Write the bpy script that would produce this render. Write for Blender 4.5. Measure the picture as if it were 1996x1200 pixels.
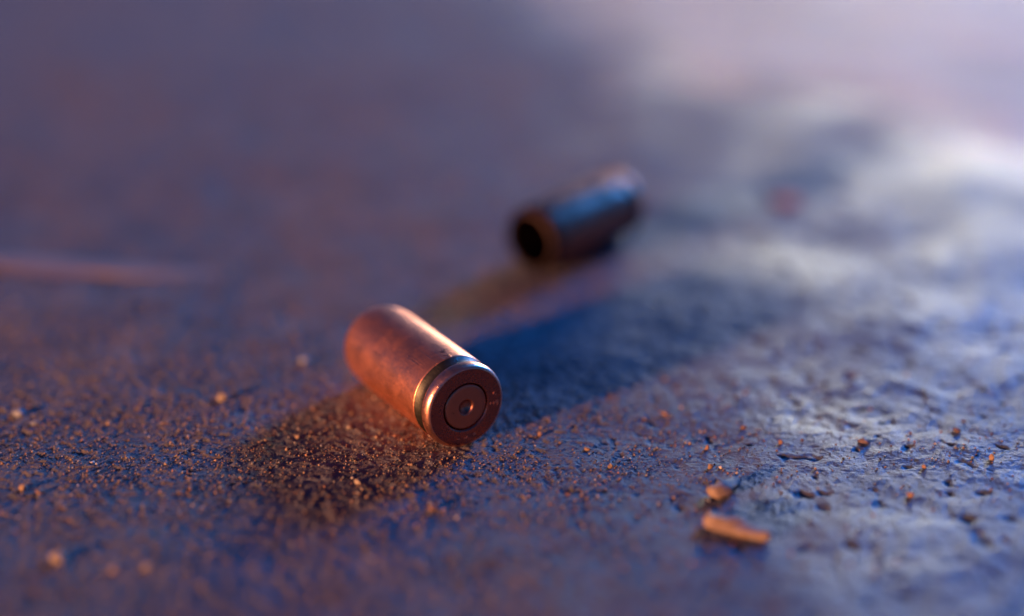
import bpy, bmesh, math, random
import numpy as np
from mathutils import Vector, Matrix

for _o in list(bpy.data.objects):
    bpy.data.objects.remove(_o)
SC = bpy.context.scene
COL = SC.collection
MM = 0.001                                   # the scene is built at real size, dimensions below in mm

# ------------------------------------------------------------------ camera
CAM_H, PITCH, FPX = 79.86, 0.4126, 3000.0      # height (mm), downward pitch, focal length in px of a 1996 px frame
cd = bpy.data.cameras.new('camera')
cam = bpy.data.objects.new('camera', cd)
COL.objects.link(cam)
cam.location = (0, 0, CAM_H * MM)
cam.rotation_euler = (math.pi / 2 - PITCH, 0, 0)
cd.sensor_width = 36.0
cd.lens = FPX / 1996 * 36
cd.clip_start, cd.clip_end = 0.005, 200.0
cd.dof.use_dof = True
cd.dof.focus_distance = 0.1625
cd.dof.aperture_fstop = cd.lens / 10.8         # a 10.8 mm entrance pupil
SC.camera = cam

# ------------------------------------------------------------------ sky, sun, lamp, exposure
SUN_AZ, SUN_EL = math.radians(230), math.radians(9)   # azimuth clockwise from +Y (view direction)
SC.world = bpy.data.worlds.new('World')
SC.world.use_nodes = True
wn = SC.world.node_tree
bg = wn.nodes['Background']
sky = wn.nodes.new('ShaderNodeTexSky')
sky.sky_type = 'NISHITA'
sky.sun_disc = False
sky.sun_elevation = SUN_EL
sky.sun_rotation = SUN_AZ
sky.ozone_density = 4.0
sky.air_density = 1.0
sky.dust_density = 0.4
tint = wn.nodes.new('ShaderNodeMix')
tint.data_type = 'RGBA'
tint.blend_type = 'MULTIPLY'
tint.inputs[0].default_value = 1.0
tint.inputs[7].default_value = (0.20, 0.42, 1.0, 1)    # the tungsten white balance of the shot
wn.links.new(sky.outputs[0], tint.inputs[6])
wn.links.new(tint.outputs[2], bg.inputs[0])
bg.inputs[1].default_value = 0.055


def sun_dir(az, el):
    return Vector((math.sin(az) * math.cos(el), math.cos(az) * math.cos(el), math.sin(el)))


sl = bpy.data.lights.new('sun', 'SUN')
sl.energy = 5.0
sl.angle = math.radians(3.0)
sl.color = (1.0, 0.46, 0.22)
sun = bpy.data.objects.new('sun', sl)
COL.objects.link(sun)
sun.rotation_euler = sun_dir(SUN_AZ, SUN_EL).to_track_quat('Z', 'Y').to_euler()

# the two soft lamps of the shot: a large blue one behind on the right, a pale one lower beside it
AIM = Vector((0, 0.165, 0))


def soft_lamp(name, az, el, dist, w, h, watts, col, at=AIM):
    d = bpy.data.lights.new(name, 'AREA')
    d.shape = 'RECTANGLE'
    d.size, d.size_y, d.energy, d.color = w, h, watts, col
    o = bpy.data.objects.new(name, d)
    COL.objects.link(o)
    v = sun_dir(math.radians(az), math.radians(el))
    o.location = at + v * dist
    o.rotation_euler = v.to_track_quat('Z', 'Y').to_euler()


soft_lamp('blue_lamp', 38, 21.5, 1.7, .30, .27, 28.0, (.03, .25, 1.0))
soft_lamp('pale_lamp', 17, 8.5, 1.4, .34, .20, 6.4, (1.0, .93, .74))

SC.view_settings.view_transform = 'Standard'
SC.view_settings.look = 'None'
SC.view_settings.gamma = 1.0
SC.view_settings.exposure = 0.82
SC.cycles.max_bounces = 8
SC.cycles.use_denoising = True

# ------------------------------------------------------------------ helpers
rng = np.random.default_rng(7)
random.seed(7)
CP, SP = math.cos(PITCH), math.sin(PITCH)


def on_ground(px, py):
    """point of the ground (mm) seen at a pixel of the 1996 x 1200 photograph, and px per mm there"""
    b = (py - 600) / FPX
    z = CAM_H / (CP * b + SP)
    return (px - 998) / FPX * z, z * (CP - SP * b), FPX / z


_G = rng.random((256, 256)) * 2 * math.pi
_GX, _GY = np.cos(_G), np.sin(_G)


def perlin(x, y, s=0):
    x = x + 31.7 * s
    y = y - 17.3 * s
    xi, yi = np.floor(x).astype(int), np.floor(y).astype(int)
    fx, fy = x - xi, y - yi
    u, v = fx * fx * fx * (fx * (fx * 6 - 15) + 10), fy * fy * fy * (fy * (fy * 6 - 15) + 10)

    def g(ix, iy, dx, dy):
        a, b = ix & 255, iy & 255
        return _GX[a, b] * dx + _GY[a, b] * dy
    n0 = g(xi, yi, fx, fy) * (1 - u) + g(xi + 1, yi, fx - 1, fy) * u
    n1 = g(xi, yi + 1, fx, fy - 1) * (1 - u) + g(xi + 1, yi + 1, fx - 1, fy - 1) * u
    return (n0 * (1 - v) + n1 * v) * 1.5


def smooth(a, b, x):
    t = np.clip((x - a) / (b - a), 0, 1)
    return t * t * (3 - 2 * t)


def tag(o, label=None, cat=None, group=None, kind=None):
    if label: o['label'] = label
    if cat: o['category'] = cat
    if group: o['group'] = group
    if kind: o['kind'] = kind
    return o


def mesh_from(name, V, F, mat, smooth_angle=None):
    me = bpy.data.meshes.new(name)
    me.from_pydata([tuple(v) for v in V], [], [tuple(f) for f in F])
    me.update()
    if smooth_angle is not None:
        me.polygons.foreach_set('use_smooth', [True] * len(me.polygons))
        me.set_sharp_from_angle(angle=math.radians(smooth_angle))
    me.materials.append(mat)
    return me


def link(name, me, parent=None):
    o = bpy.data.objects.new(name, me)
    COL.objects.link(o)
    if parent: o.parent = parent
    return o


class Nodes:
    """tiny helper for node materials"""
    def __init__(self, name):
        self.m = bpy.data.materials.new(name)
        self.m.use_nodes = True
        self.t = self.m.node_tree
        self.b = self.t.nodes['Principled BSDF']

    def n(self, kind, **kw):
        x = self.t.nodes.new('ShaderNode' + kind)
        for k, v in kw.items():
            if isinstance(k, str) and hasattr(x, k): setattr(x, k, v)
            else: x.inputs[k.replace('_', ' ')].default_value = v
        return x

    def l(self, a, b):
        self.t.links.new(a, b)

    def noise(self, scale, detail=4, rough=.6, vec=None, dist=0.0):
        x = self.n('TexNoise')
        x.inputs['Scale'].default_value = scale
        x.inputs['Detail'].default_value = detail
        x.inputs['Roughness'].default_value = rough
        x.inputs['Distortion'].default_value = dist
        if vec is not None: self.l(vec, x.inputs['Vector'])
        return x.outputs['Fac']

    def ramp(self, fac, stops):
        r = self.n('ValToRGB')
        e = r.color_ramp.elements
        while len(e) < len(stops): e.new(0.5)
        for el, (p, c) in zip(e, stops):
            el.position = p
            el.color = c if len(c) == 4 else (*c, 1)
        self.l(fac, r.inputs[0])
        return r.outputs[0]

    def rng(self, v, a, b, c, d):
        r = self.n('MapRange')
        for i, x in zip((1, 2, 3, 4), (a, b, c, d)): r.inputs[i].default_value = x
        self.l(v, r.inputs[0])
        return r.outputs[0]

    def mix(self, f, a, b, mode='MIX'):
        m = self.n('Mix', data_type='RGBA', blend_type=mode)
        for s, i in ((f, 0), (a, 6), (b, 7)):
            if hasattr(s, 'links'): self.l(s, m.inputs[i])
            else: m.inputs[i].default_value = s if i == 0 else (*s, 1)
        return m.outputs[2]

    def math(self, op, a, b):
        m = self.n('Math', operation=op)
        for s, i in ((a, 0), (b, 1)):
            if hasattr(s, 'links'): self.l(s, m.inputs[i])
            else: m.inputs[i].default_value = s
        return m.outputs[0]

    def bump(self, h, dist, strength=1.0, prev=None):
        b = self.n('Bump')
        b.inputs['Strength'].default_value = strength
        b.inputs['Distance'].default_value = dist
        self.l(h, b.inputs['Height'])
        if prev is not None: self.l(prev, b.inputs['Normal'])
        return b.outputs[0]


# ------------------------------------------------------------------ the ground
def axis(segments, start):
    out = [start]
    for end, step in segments:
        n = max(1, int(round((end - out[-1]) / step)))
        a = out[-1]
        out += [a + (end - a) * (i + 1) / n for i in range(n)]
    return np.array(out)


def grow(a, end, step, k):
    out = []
    while a < end:
        a += step
        step *= k
        out.append(a)
    return np.array(out)


xs_c = axis([(60, .15)], -60)
xs_r = grow(60, 2600, .25, 1.055)
xs = np.concatenate([-(xs_r[::-1]), xs_c, xs_r])
ys_c = axis([(108, 1.2), (134, .34), (140, .2), (166, .11), (182, .22), (240, .42)], 80)
ys = np.concatenate([80 - grow(0, 900, 3, 1.12)[::-1], ys_c, grow(240, 4200, .6, 1.03)])

# contact spots (mm) of the two cases, where the coarse relief is levelled
NEAR_H, NEAR_YAW, NEAR_L = (-4.852, 145.19), 0.5753, 20.1


def ground_height(X, Y):
    right = smooth(-6, 34, X - (Y - 146) * .1)                  # worn smooth paving to the right, grit to the left
    h = .55 * perlin(X / 31, Y / 31, 1) + .32 * perlin(X / 12, Y / 12, 2)
    level = np.ones_like(X)
    for cx, cy in ((-4.8, 145), (-10, 153), (-16, 162), (2.4, 194), (9, 202), (15.4, 209)):
        level = np.minimum(level, smooth(5, 15, np.hypot(X - cx, Y - cy)))
    h = h * level
    m = .13 * perlin(X / 4.1, Y / 4.1, 3) + .085 * perlin(X / 1.9, Y / 1.9, 4)
    f = .055 * perlin(X / .8, Y / .8, 5) + .075 * (.45 - np.abs(perlin(X / .55, Y / .55, 6))) + .05 * perlin(X / .33, Y / .33, 8)
    grit = perlin(X / 1.15, Y / 1.15, 7)
    h = h + m * (.6 + .4 * right) + f * (1.15 - .45 * right)
    h = h + (1 - .75 * right) * .13 * smooth(.15, .5, grit)       # cemented grains
    pit = perlin(X / 2.6, Y / 2.6, 9) + .35 * perlin(X / 1.1, Y / 1.1, 10)
    h = h - (.12 + .16 * right) * smooth(.5, .85, pit)          # pits
    pit2 = perlin(X / 6.3, Y / 6.3, 12) + .3 * perlin(X / 2, Y / 2, 13)
    h = h - (.08 + .26 * right) * smooth(.62, .95, pit2)
    # one long thin scratch on the right
    ax_, ay_, _ = on_ground(1395, 868)
    bx_, by_, _ = on_ground(1480, 838)
    d = np.array([bx_ - ax_, by_ - ay_]); ln = np.hypot(*d); d /= ln
    s = (X - ax_) * d[0] + (Y - ay_) * d[1]
    q = np.abs((X - ax_) * -d[1] + (Y - ay_) * d[0] + .15 * perlin(s / 2, s * 0, 20))
    h = h - .12 * np.exp(-(q / .16) ** 2) * smooth(-1, .5, s) * (1 - smooth(ln - 1, ln + 1, s))
    return h


X, Y = np.meshgrid(xs, ys)
Z = ground_height(X, Y)
fade = 1 - smooth(400, 1500, np.hypot(X, Y - 200))
Z = Z * (.25 + .75 * fade)
ny, nx = X.shape
V = np.stack([X, Y, Z], -1).reshape(-1, 3).astype(np.float32) * MM
i = np.arange(ny * nx).reshape(ny, nx)
Q = np.stack([i[:-1, :-1], i[:-1, 1:], i[1:, 1:], i[1:, :-1]], -1).reshape(-1, 4)
me = bpy.data.meshes.new('ground')
me.vertices.add(len(V))
me.vertices.foreach_set('co', V.ravel())
me.loops.add(Q.size)
me.loops.foreach_set('vertex_index', Q.ravel().astype(np.int32))
me.polygons.add(len(Q))
me.polygons.foreach_set('loop_start', np.arange(0, Q.size, 4, dtype=np.int32))
me.polygons.foreach_set('use_smooth', np.ones(len(Q), dtype=bool))
me.update()

g = Nodes('rough_paving')
geo = g.n('NewGeometry').outputs['Position']
sep = g.n('SeparateXYZ'); g.l(geo, sep.inputs[0])
big = g.noise(28, 5, .6, geo)
mid = g.noise(160, 6, .65, geo)
fine = g.noise(1500, 5, .7, geo)
speck = g.noise(900, 3, .6, geo)
base = g.ramp(mid, [(.3, (.072, .064, .066)), (.5, (.13, .118, .118)), (.7, (.205, .18, .172))])
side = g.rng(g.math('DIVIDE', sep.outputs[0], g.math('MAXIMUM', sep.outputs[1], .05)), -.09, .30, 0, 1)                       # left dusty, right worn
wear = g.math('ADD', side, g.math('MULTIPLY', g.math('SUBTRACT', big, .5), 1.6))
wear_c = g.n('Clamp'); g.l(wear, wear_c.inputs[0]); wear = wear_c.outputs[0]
dust = g.ramp(fine, [(.35, (.09, .060, .045)), (.55, (.19, .125, .085)), (.75, (.30, .20, .13))])
dfac = g.math('MULTIPLY', g.rng(speck, .42, .62, 0, 1), g.rng(wear, 0, 1, .75, .10))
base = g.mix(dfac, base, dust)
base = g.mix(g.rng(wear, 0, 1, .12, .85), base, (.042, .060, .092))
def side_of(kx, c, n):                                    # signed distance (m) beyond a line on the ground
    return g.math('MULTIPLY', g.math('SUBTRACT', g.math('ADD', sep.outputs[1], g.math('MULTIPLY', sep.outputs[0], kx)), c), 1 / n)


glare = g.math('MINIMUM', side_of(4.0, .388, 4.12), side_of(.845, .309, 1.31))
glare = g.math('ADD', glare, g.math('MULTIPLY', g.math('SUBTRACT', big, .5), .05))
glare = g.rng(glare, -.006, .022, 0, .9)                 # pale glare painted into the ground colour beyond the worn paving
glare_col = g.ramp(big, [(.3, (.36, .29, .18)), (.6, (.66, .54, .34))])
base = g.mix(glare, base, glare_col)
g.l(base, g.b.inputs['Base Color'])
wet = g.noise(48, 2, .45, geo)
rough = g.math('ADD', g.rng(wear, 0, 1, .84, .48), g.math('MULTIPLY', g.math('SUBTRACT', wet, .5), .6))
rough = g.math('ADD', rough, g.math('MULTIPLY', g.math('SUBTRACT', mid, .5), .3))
rc = g.n('Clamp'); g.l(rough, rc.inputs[0]); rc.inputs[1].default_value = .40; rc.inputs[2].default_value = .95
rough = g.math('MAXIMUM', rc.outputs[0], g.math('MULTIPLY', glare, .8))
g.l(rough, g.b.inputs['Roughness'])
nb = g.bump(fine, .00017, .8)
nb = g.bump(g.noise(4200, 3, .6, geo), .00006, .8, nb)
g.l(nb, g.b.inputs['Normal'])
g.b.inputs['Specular IOR Level'].default_value = .15
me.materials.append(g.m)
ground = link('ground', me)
tag(ground, 'rough grey paving with dusty grit on the left and worn smoother patches on the right', None, None, 'structure')


def gz(x, y):
    return float(ground_height(np.array([float(x)]), np.array([float(y)]))[0])


# ------------------------------------------------------------------ cartridge cases
def metal(name, col, rough, scratch, dark=.5, stain=(.16, .06, .04), metallic=1.0):
    m = Nodes(name)
    oc = m.n('TexCoord').outputs['Object']
    mp = m.n('Mapping'); m.l(oc, mp.inputs[0])
    mp.inputs['Scale'].default_value = (1, 1, .25)
    a = m.noise(380, 6, .65, oc)
    b = m.noise(2600, 5, .7, oc)
    c = m.noise(1500, 4, .6, mp.outputs[0], .6)
    spot = m.noise(900, 4, .6, oc)
    mp2 = m.n('Mapping'); m.l(oc, mp2.inputs[0])
    mp2.inputs['Scale'].default_value = (1, 1, .07)
    mp2.inputs['Rotation'].default_value = (.12, .09, 0)
    scr = m.rng(m.noise(2600, 3, .7, mp2.outputs[0]), .56, .70, 0, 1)
    scr = m.math('MULTIPLY', scr, m.rng(m.noise(260, 3, .6, oc), .45, .62, 0, 1))
    k = m.mix(m.rng(a, .35, .75, 0, dark), col, stain)
    k = m.mix(m.rng(spot, .66, .72, 0, .55), k, stain)
    m.l(k, m.b.inputs['Base Color'])
    m.b.inputs['Metallic'].default_value = metallic
    r = m.math('ADD', m.rng(a, .3, .7, rough - .07, rough + .09), m.math('MULTIPLY', m.math('SUBTRACT', b, .5), .25))
    r = m.math('SUBTRACT', r, m.math('MULTIPLY', scr, .12))
    m.l(r, m.b.inputs['Roughness'])
    n = m.bump(scr, .000035 * scratch, .7)
    n = m.bump(c, .00004 * scratch, .6, n)
    n = m.bump(b, .000025 * scratch, .6, n)
    m.l(n, m.b.inputs['Normal'])
    return m.m


BRASS = metal('coppery_brass', (.95, .34, .17), .385, 1.2, .16, metallic=.97)
SHADED_BRASS = metal('shaded_brass', (.40, .145, .085), .32, 1.0, .4, (.14, .07, .05))  # same brass as the near case, its shade put into a darker colour
HEAD = metal('coppery_head', (.46, .14, .09), .26, .5, .3)
STEEL = metal('worn_groove_metal', (.055, .05, .04), .48, 1.0, .5, (.12, .10, .07))
RIM = metal('rim_brass', (.84, .38, .24), .33, .7, .2)
PRIMER = metal('primer_metal', (.56, .21, .12), .36, .5, .3)
MARK = metal('stamped_mark', (.10, .05, .05), .45, .5, .3)
GLINT = metal('stamped_letter_glint', (.80, .45, .32), .35, .5, .1)  # brighter than the head: glints of the letter edges painted in
DARK_BRASS = metal('dark_brass', (.06, .035, .03), .55, 1.0, .6, (.03, .02, .018))  # much darker brass, for the mouth of the far case
SOOT = metal('sooty_inner_wall', (.06, .045, .035), .6, 1.0, .4)

SEG = 128


def lathe(name, profile, mat, ang=28, closed_start=False, closed_end=False):
    """profile: (s, r) from the head face along local Z"""
    V, F = [], []
    for s, r in profile:
        for k in range(SEG):
            t = 2 * math.pi * k / SEG
            V.append((r * math.cos(t) * MM, r * math.sin(t) * MM, s * MM))
    for j in range(len(profile) - 1):
        for k in range(SEG):
            k2 = (k + 1) % SEG
            F.append((j * SEG + k, j * SEG + k2, (j + 1) * SEG + k2, (j + 1) * SEG + k))
    if closed_start:
        F.append([k for k in range(SEG)][::-1])
    if closed_end:
        F.append([(len(profile) - 1) * SEG + k for k in range(SEG)])
    me = mesh_from(name, V, F, mat, ang)
    bm = bmesh.new(); bm.from_mesh(me)
    bmesh.ops.recalc_face_normals(bm, faces=bm.faces)
    bm.to_mesh(me); bm.free()
    me.set_sharp_from_angle(angle=math.radians(ang))
    return me


L = NEAR_L
head_me = lathe('case_head', [(1.6, 2.0), (.40, 2.62), (.24, 2.65), (.12, 2.71), (.04, 2.80), (0, 2.93), (0, 3.4), (0, 4.0), (0, 4.36)], HEAD, 60)
rim_me = lathe('case_rim', [(0, 4.36), (.04, 4.48), (.13, 4.59), (.28, 4.69), (.48, 4.765), (.70, 4.80), (.95, 4.805), (1.15, 4.785), (1.27, 4.71), (1.34, 4.60)], RIM, 60)
groove_me = lathe('extractor_groove', [(1.34, 4.60), (1.42, 4.40), (1.55, 4.36), (2.0, 4.36), (2.3, 4.44), (2.62, 4.58), (2.84, 4.69)], STEEL, 40)
body_me = lathe('case_body', [(2.84, 4.69), (2.87, 4.75), (2.93, 4.785), (3.05, 4.80), (5, 4.80), (9, 4.80), (13, 4.795), (L - 4.2, 4.79),
                              (L - 3.95, 4.765), (L - 3.7, 4.775), (L - 2.4, 4.75), (L - 1.5, 4.66)], BRASS, 40)
mouth_pr = [(L - 1.5, 4.66), (L - .8, 4.50), (L - .35, 4.30), (L - .1, 4.08), (L, 3.88), (L - .02, 3.72), (L - .12, 3.64)]
mouth_me = lathe('case_mouth', mouth_pr, BRASS, 40)
dark_mouth_me = lathe('dark_mouth', mouth_pr, DARK_BRASS, 40)
inner_me = lathe('inner_wall', [(L - .12, 3.64), (L - .4, 3.68), (L - 1.2, 4.15), (L - 3, 4.40), (L - 6, 4.42), (L - 12, 4.2), (6.0, 3.9), (4.6, 3.2), (4.2, 1.2), (4.2, .4)], SOOT, 40, closed_end=True)
pp = [(.5, 2.57), (.25, 2.57), (.13, 2.53), (.06, 2.42), (.02, 2.18), (.0, 1.9), (.0, 1.3), (-.015, 1.12), (-.025, 1.02), (-.015, .96), (.02, .90)]
pp += [(math.sqrt(1 - r * r) - .47, r) for r in (.85, .78, .70, .60, .50, .40, .30, .20, .10, .02)]
primer_me = lathe('primer', pp, PRIMER, 60, closed_end=True)


def strokes(name, lines, place, mat, w=.06, h=.02):
    """thin raised strokes; place(u, v, lift) turns stamp coordinates (mm) into local mm"""
    V, F = [], []
    for (u0, v0, u1, v1) in lines:
        du, dv = u1 - u0, v1 - v0
        n = math.hypot(du, dv) or 1
        a, b = -dv / n * w / 2, du / n * w / 2
        q = [(u0 + a, v0 + b), (u1 + a, v1 + b), (u1 - a, v1 - b), (u0 - a, v0 - b)]
        o = len(V)
        for lift in (-.01, h):
            V += [tuple(c * MM for c in place(u, v, lift)) for u, v in q]
        F += [(o + 4, o + 5, o + 6, o + 7)] + [(o + e, o + (e + 1) % 4, o + 4 + (e + 1) % 4, o + 4 + e) for e in range(4)]
    return mesh_from(name, V, F, mat)


def pose_case(root, head_xy, yaw, roll=0.0):
    """head_xy: ground point (mm) under the head face; the axis (local Z) runs from the head to the mouth"""
    ax = Vector((-math.sin(yaw), math.cos(yaw), 0))
    e2 = Vector((0, 0, 1)).cross(ax)
    M = Matrix((e2, ax.cross(e2), ax)).transposed()
    root.matrix_world = Matrix.Translation(Vector((head_xy[0], head_xy[1], 4.83)) * MM) @ M.to_4x4() @ Matrix.Rotation(roll, 4, 'Z')


near = bpy.data.objects.new('cartridge_case', None)
COL.objects.link(near)
near.empty_display_size = .004
pose_case(near, NEAR_H, NEAR_YAW)
tag(near, 'copper coloured spent cartridge case in sharp focus, primer end turned to the viewer', 'cartridge case',
    'spent cartridge cases lying on the paving')
for nm, m_ in (('case_head', head_me), ('case_rim', rim_me), ('extractor_groove', groove_me), ('case_body', body_me), ('case_mouth', mouth_me), ('inner_wall', inner_me), ('primer', primer_me)):
    link(nm, m_, near)

# the far case: a copy of the thing and of each of its parts
far = near.copy()
COL.objects.link(far)
far['label'] = 'dark out of focus spent cartridge case lying behind with its open mouth facing left'
for ch in list(near.children):
    c = ch.copy()
    COL.objects.link(c)
    c.parent = far
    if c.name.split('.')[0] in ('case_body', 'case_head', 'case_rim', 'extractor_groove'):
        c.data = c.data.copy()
        c.data.materials[0] = SHADED_BRASS
    if c.name.startswith('case_mouth'):
        c.data = dark_mouth_me
        c['label'] = 'dark mouth'
FAR_MOUTH, FAR_A = (2.36, 194.0), .867
pose_case(far, (FAR_MOUTH[0] + L * math.cos(FAR_A), FAR_MOUTH[1] + L * math.sin(FAR_A)), math.pi / 2 + FAR_A)

# stamped marks of the near case: worn letters on the head, a tiny stamp on the body beside the groove
def on_head(u, v, lift):            # u right, v up as seen when looking at the head
    return (-u, v, -lift)


def on_body(u, v, lift):            # u: angle measured as arc length from the top, v: distance along the case
    r, t = 4.80 + lift, math.pi / 2 - u / 4.8
    return (r * math.cos(t), r * math.sin(t), v)


hl = [(3.42, .62, 3.52, .86), (3.62, .50, 3.76, .56), (3.02, -.52, 3.08, -.26), (3.44, -.60, 3.50, -.30), (3.74, -.46, 3.98, -.42),
      (3.74, -.46, 3.72, -.24), (3.72, -.24, 3.94, -.20), (3.98, -.42, 3.94, -.20), (3.98, -.42, 3.92, -.78),
      (-.32, -3.62, .02, -3.66), (.02, -3.66, .06, -3.46), (.78, -3.42, 1.12, -3.30), (.82, -3.60, 1.18, -3.46), (-1.2, -3.5, -.9, -3.58)]
head_mark = link('head_stamp', strokes('head_stamp', hl, on_head, GLINT, .07, .035), near)
bl = [(.00, 3.5, .18, 3.36), (.50, 3.5, .32, 3.36), (.18, 3.36, .32, 3.36), (.25, 3.36, .25, 3.12), (0, 3.5, -.02, 3.66), (.50, 3.5, .52, 3.66),
      (-.05, 4.25, .50, 4.38), (-.02, 4.48, .48, 4.58), (.12, 4.10, .16, 4.72), (-.22, 4.62, -.05, 4.70), (.30, 4.12, .34, 4.68),
      (-.32, 4.85, -.22, 4.95), (-.1, 4.92, .0, 5.0)]
body_mark = link('body_stamp', strokes('body_stamp', bl, on_body, MARK, .07, .012), near)

# ------------------------------------------------------------------ loose grains, pebbles and chips
def stone_material(name, col, col2, rough=.8):
    m = Nodes(name)
    oc = m.n('TexCoord').outputs['Object']
    a = m.noise(1600, 4, .65, oc)
    m.l(m.ramp(a, [(.35, col), (.65, col2)]), m.b.inputs['Base Color'])
    m.b.inputs['Roughness'].default_value = rough
    m.l(m.bump(m.noise(4500, 4, .65, oc), .00005, .8), m.b.inputs['Normal'])
    return m.m


def pebble_mesh(name, r, squash, mat, sub=2, jag=.42):
    bm = bmesh.new()
    bmesh.ops.create_icosphere(bm, subdivisions=sub, radius=1)
    ph = rng.random(3) * 50
    for v in bm.verts:
        c = np.array(v.co)
        k = 1 + jag * float(perlin(np.array([c[0] * 1.1 + ph[0] + c[2]]), np.array([c[1] * 1.1 + ph[1] - c[2] * .7]))[0]) \
            + jag * .6 * float(perlin(np.array([c[0] * 2.3 + ph[2]]), np.array([c[1] * 2.3 + c[2] * 2]))[0])
        v.co = Vector((c[0] * k * squash[0], c[1] * k * squash[1], c[2] * k * squash[2])) * r * MM
    me = bpy.data.meshes.new(name)
    bm.to_mesh(me); bm.free()
    me.polygons.foreach_set('use_smooth', [True] * len(me.polygons))
    me.set_sharp_from_angle(angle=math.radians(35))
    me.materials.append(mat)
    return me


TAN = stone_material('tan_stone', (.20, .115, .065), (.30, .18, .10))
RUST = stone_material('rusty_stone', (.19, .095, .055), (.27, .14, .085))
PALE = stone_material('pale_stone', (.17, .165, .165), (.25, .24, .24))
BUFF = stone_material('buff_stone', (.24, .17, .115), (.33, .24, .16))
BROWN = stone_material('brown_stone', (.10, .06, .055), (.15, .09, .08))
WOOD = stone_material('dry_wood', (.19, .115, .07), (.26, .17, .11), .75)
REDDISH = stone_material('reddish_stone', (.24, .125, .11), (.30, .17, .15))
STRAW = stone_material('dry_stalk', (.19, .13, .11), (.26, .18, .15), .7)

GR = 'loose pebbles scattered on the paving'
pebbles = [  # px, py, diameter in px, squash, material, label
    (435, 776, 24, (1, .9, .9), BUFF, 'buff pebble standing up from the grit left of the sharp cartridge case'),
    (38, 796, 26, (1.1, .9, .8), PALE, 'pale whitish pebble at the left edge above the sharp strip of grit'),
    (68, 816, 18, (1.2, .9, .7), PALE, 'small pale pebble just right of the whitish one at the left edge'),
    (45, 947, 20, (1, .9, .9), TAN, 'round tan pebble near the left edge just below the sharp strip of grit'),
    (77, 957, 16, (1.1, .9, .8), RUST, 'rust brown pebble right of the round tan one near the left edge'),
    (115, 1084, 34, (1.15, .9, .8), BUFF, 'large blurred buff pebble in the left foreground'),
    (222, 1112, 20, (1, .9, .9), TAN, 'blurred tan pebble in the left foreground right of the large buff one'),
    (288, 1108, 24, (1, .95, .8), BUFF, 'blurred buff pebble in the foreground below the tip of the brown shadow'),
    (594, 700, 22, (1, .9, .8), PALE, 'blurred pale pebble behind and left of the sharp cartridge case'),
    (681, 832, 13, (1, .9, .9), BUFF, 'tiny bright pebble in the brown shadow nearest to the sharp cartridge case'),
    (580, 848, 12, (1, .9, .9), TAN, 'tiny tan pebble at the upper edge of the brown shadow'),
    (697, 934, 16, (1, .9, .9), BUFF, 'yellowish pebble in the lower half of the brown shadow'),
    (843, 991, 20, (1, .9, .8), RUST, 'blurred reddish pebble below the sharp cartridge case'),
    (1052, 845, 12, (1, .9, 1.1), RUST, 'small reddish pebble right of the sharp cartridge case'),
    (1144, 871, 12, (1.3, .9, .8), TAN, 'flat tan pebble further right of the sharp cartridge case, in focus'),
    (1296, 800, 12, (1, .9, .8), RUST, 'orange pebble on the smooth paving behind the sharp strip'),
    (1379, 866, 10, (.8, .8, 1.4), RUST, 'upright reddish grain in focus at the end of the thin scratch'),
    (1385, 903, 14, (1, .9, 1.0), TAN, 'blurred tan pebble above the smaller wood chip'),
    (1450, 824, 12, (1.1, .9, .9), RUST, 'orange pebble beside the upper end of the thin scratch'),
    (1522, 856, 11, (.9, .9, 1.2), RUST, 'bright reddish grain in focus right of the thin scratch'),
    (1190, 905, 14, (1, .9, .9), TAN, 'blurred tan pebble below the flat tan one'),
    (1684, 850, 22, (1.2, .9, .6), BROWN, 'dark glinting pebble in focus on the bright worn paving'),
    (1775, 958, 16, (1, .9, .9), RUST, 'blurred rusty pebble in the lower right'),
    (1802, 905, 13, (1, .9, .9), RUST, 'small rusty pebble right of the dark glinting one'),
    (1932, 893, 14, (.9, .9, 1.2), TAN, 'tan pebble near the right edge just below the sharp strip'),
    (1865, 835, 15, (1.3, .9, .7), BROWN, 'dark pebble near the right edge on bright paving'),
    (1527, 374, 66, (1.6, 1.0, .30), REDDISH, 'blurred dull reddish stone far behind on the right, beyond the dark case'),
]
for px, py, dpx, sq, mat, lab in pebbles:
    gx, gy, k = on_ground(px, py + dpx * .3)
    r = dpx / k / 2 * .82
    o = link('pebble', pebble_mesh('pebble', r, sq, mat), None)
    o.location = Vector((gx, gy, gz(gx, gy) + r * sq[2] * .6)) * MM
    o.rotation_euler = (0, 0, random.uniform(-.5, .5))
    tag(o, lab, 'pebble', GR)


def chip_mesh(name, length, wid, thick, mat, bow=.06):
    """a splinter: bent, tapering, broken ends"""
    n, m_ = 18, 10
    V, F = [], []
    for a in range(n + 1):
        t = a / n
        prof = (.62 + .38 * math.sin(math.pi * min(1, t * 1.15) ** .8)) * (1 if 0 < a < n else .55)
        bend = -bow * length * math.sin(math.pi * t)
        for b in range(m_):
            th = 2 * math.pi * b / m_
            j = 1 + .16 * math.sin(b * 2.4 + a * .35) + .05 * random.uniform(-1, 1)
            V.append(((t - .5) * length * MM, (bend + math.cos(th) * wid / 2 * prof * j) * MM, (math.sin(th) * thick / 2 * prof * j) * MM))
    for a in range(n):
        for b in range(m_):
            b2 = (b + 1) % m_
            F.append((a * m_ + b, (a + 1) * m_ + b, (a + 1) * m_ + b2, a * m_ + b2))
    F.append(list(range(m_)))
    F.append(list(range(n * m_, n * m_ + m_))[::-1])
    me = mesh_from(name, V, F, mat, 50)
    bm = bmesh.new(); bm.from_mesh(me)
    bmesh.ops.recalc_face_normals(bm, faces=bm.faces)
    bm.to_mesh(me); bm.free()
    return me


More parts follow.
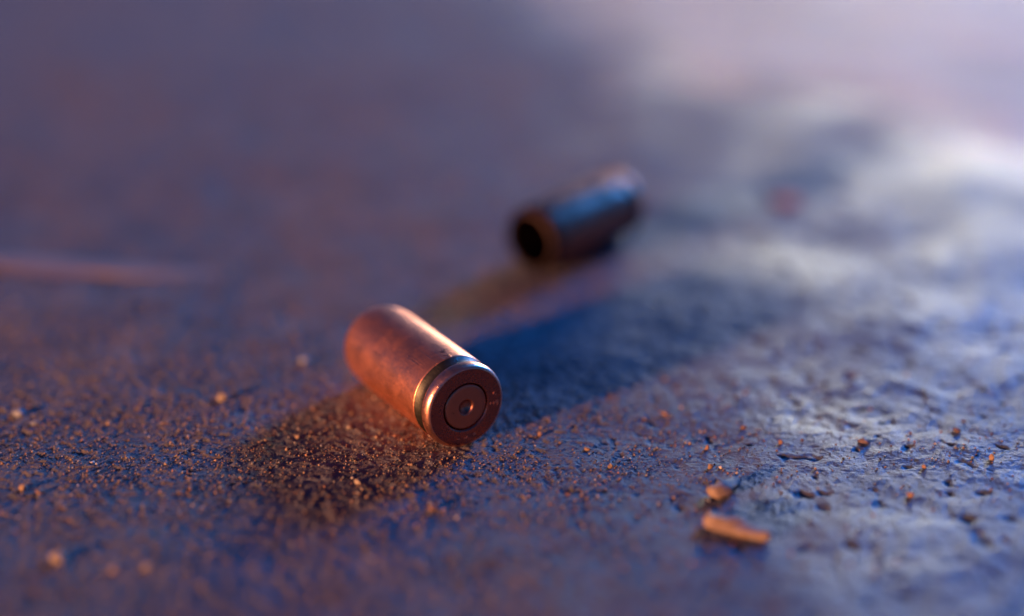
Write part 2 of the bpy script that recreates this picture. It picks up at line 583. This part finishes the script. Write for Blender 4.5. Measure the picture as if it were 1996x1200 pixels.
for (x0, y0, x1, y1, wpx, lab) in ((1372, 1012, 1503, 1046, 40, 'long orange wood splinter lying blurred in the right foreground'),
                                   (1384, 962, 1436, 938, 36, 'short orange wood chip just behind the long splinter')):
    ax_, ay_, k0 = on_ground(x0, y0 + 6)
    bx_, by_, k1 = on_ground(x1, y1 + 6)
    ln = math.hypot(bx_ - ax_, by_ - ay_)
    w = wpx / k0
    o = link('wood_chip', chip_mesh('wood_chip', ln, w * 1.15, w * .78, WOOD, .045), None)
    cx, cy = (ax_ + bx_) / 2, (ay_ + by_) / 2
    o.location = Vector((cx, cy, gz(cx, cy) + w * .36)) * MM
    o.rotation_euler = (0, 0, math.atan2(by_ - ay_, bx_ - ax_))
    tag(o, lab, 'wood chip', 'wood chips in the right foreground')

# a dry stalk lying out of focus far on the left, running out of the frame
ax_, ay_, k0 = on_ground(-90, 512)
bx_, by_, k1 = on_ground(430, 536)
ln = math.hypot(bx_ - ax_, by_ - ay_)
o = link('dry_stalk', chip_mesh('dry_stalk', ln, 5.2, .9, STRAW, .008), None)
o.location = Vector(((ax_ + bx_) / 2, (ay_ + by_) / 2, gz((ax_ + bx_) / 2, (ay_ + by_) / 2) + .25)) * MM
o.rotation_euler = (0, math.radians(1.3), math.atan2(by_ - ay_, bx_ - ax_))
tag(o, 'blurred pale dry stalk lying on the paving at the left edge', 'dry stalk')

# fine loose grit: far too many grains to count, one object
ICO = np.array([(1, 0, 0), (-1, 0, 0), (0, 1, 0), (0, -1, 0), (0, 0, 1), (0, 0, -1)], float)
ICF = np.array([(0, 2, 4), (2, 1, 4), (1, 3, 4), (3, 0, 4), (2, 0, 5), (1, 2, 5), (3, 1, 5), (0, 3, 5)])
M0 = 330000
gx = rng.uniform(-95, 95, M0)
gy = 110 + (rng.random(M0) ** 1.3) * 200
right = smooth(-6, 34, gx - (gy - 146) * .1)
clump = perlin(gx / 7, gy / 7, 31) + .6 * perlin(gx / 2.5, gy / 2.5, 32)
dens = (.42 * (1 - right) + .055 * right) * np.clip(.75 + 1.1 * clump, .08, 2)
dens *= 1 + 1.6 * np.exp(-((gy - 147) / 14) ** 2)
dens += .22 * np.exp(-(np.hypot((gx + 13) / 11, (gy - 141) / 9)) ** 2)
inside = (np.abs(gx) < .37 * gy + 5) & (rng.random(M0) < dens)
for (hx, hy), yw in ((NEAR_H, NEAR_YAW), ((FAR_MOUTH[0] + L * math.cos(FAR_A), FAR_MOUTH[1] + L * math.sin(FAR_A)), math.pi / 2 + FAR_A)):
    ax_, ay_ = -math.sin(yw), math.cos(yw)
    t = np.clip((gx - hx) * ax_ + (gy - hy) * ay_, 0, L)
    inside &= np.hypot(gx - hx - t * ax_, gy - hy - t * ay_) > 1.5
gx, gy = gx[inside], gy[inside]
N = len(gx)
rad = np.clip(np.exp(rng.normal(math.log(.066), .5, N)), .035, .24)
P = ICO[None] * (1 + rng.uniform(-.28, .28, (N, 6, 1))) * rad[:, None, None] * rng.uniform(.7, 1.25, (N, 1, 3))
ang = rng.random(N) * 6.283
c_, s_ = np.cos(ang)[:, None], np.sin(ang)[:, None]
P = np.stack([P[..., 0] * c_ - P[..., 1] * s_, P[..., 0] * s_ + P[..., 1] * c_, P[..., 2]], -1)
P[..., 0] += gx[:, None]
P[..., 1] += gy[:, None]
P[..., 2] += (ground_height(gx, gy) + rad * .45)[:, None]
GV = (P.reshape(-1, 3) * MM).astype(np.float32)
GF = (ICF[None] + 6 * np.arange(N)[:, None, None]).reshape(-1, 3).astype(np.int32)
me = bpy.data.meshes.new('grit')
me.vertices.add(len(GV)); me.vertices.foreach_set('co', GV.ravel())
me.loops.add(GF.size); me.loops.foreach_set('vertex_index', GF.ravel())
me.polygons.add(len(GF)); me.polygons.foreach_set('loop_start', np.arange(0, GF.size, 3, dtype=np.int32))
me.update()
pal = np.array([(.34, .20, .11), (.24, .12, .07), (.17, .15, .15), (.06, .05, .05), (.46, .36, .28), (.38, .17, .09)])
tone = pal[rng.choice(6, N, p=[.28, .2, .22, .12, .08, .10])] * rng.uniform(.5, 1.05, (N, 1)) ** 1.2
colr = np.repeat(np.c_[tone, np.ones(N)], 6, axis=0).astype(np.float32)
at = me.color_attributes.new('grain_colour', 'FLOAT_COLOR', 'POINT')
at.data.foreach_set('color', colr.ravel())
gm = Nodes('grit_grains')
ca = gm.n('Attribute'); ca.attribute_name = 'grain_colour'
gm.l(ca.outputs['Color'], gm.b.inputs['Base Color'])
gm.b.inputs['Roughness'].default_value = .65
me.materials.append(gm.m)
grit = link('grit', me)
tag(grit, 'fine loose grit and sand strewn over the paving, densest left of the sharp case', 'grit', None, 'stuff')
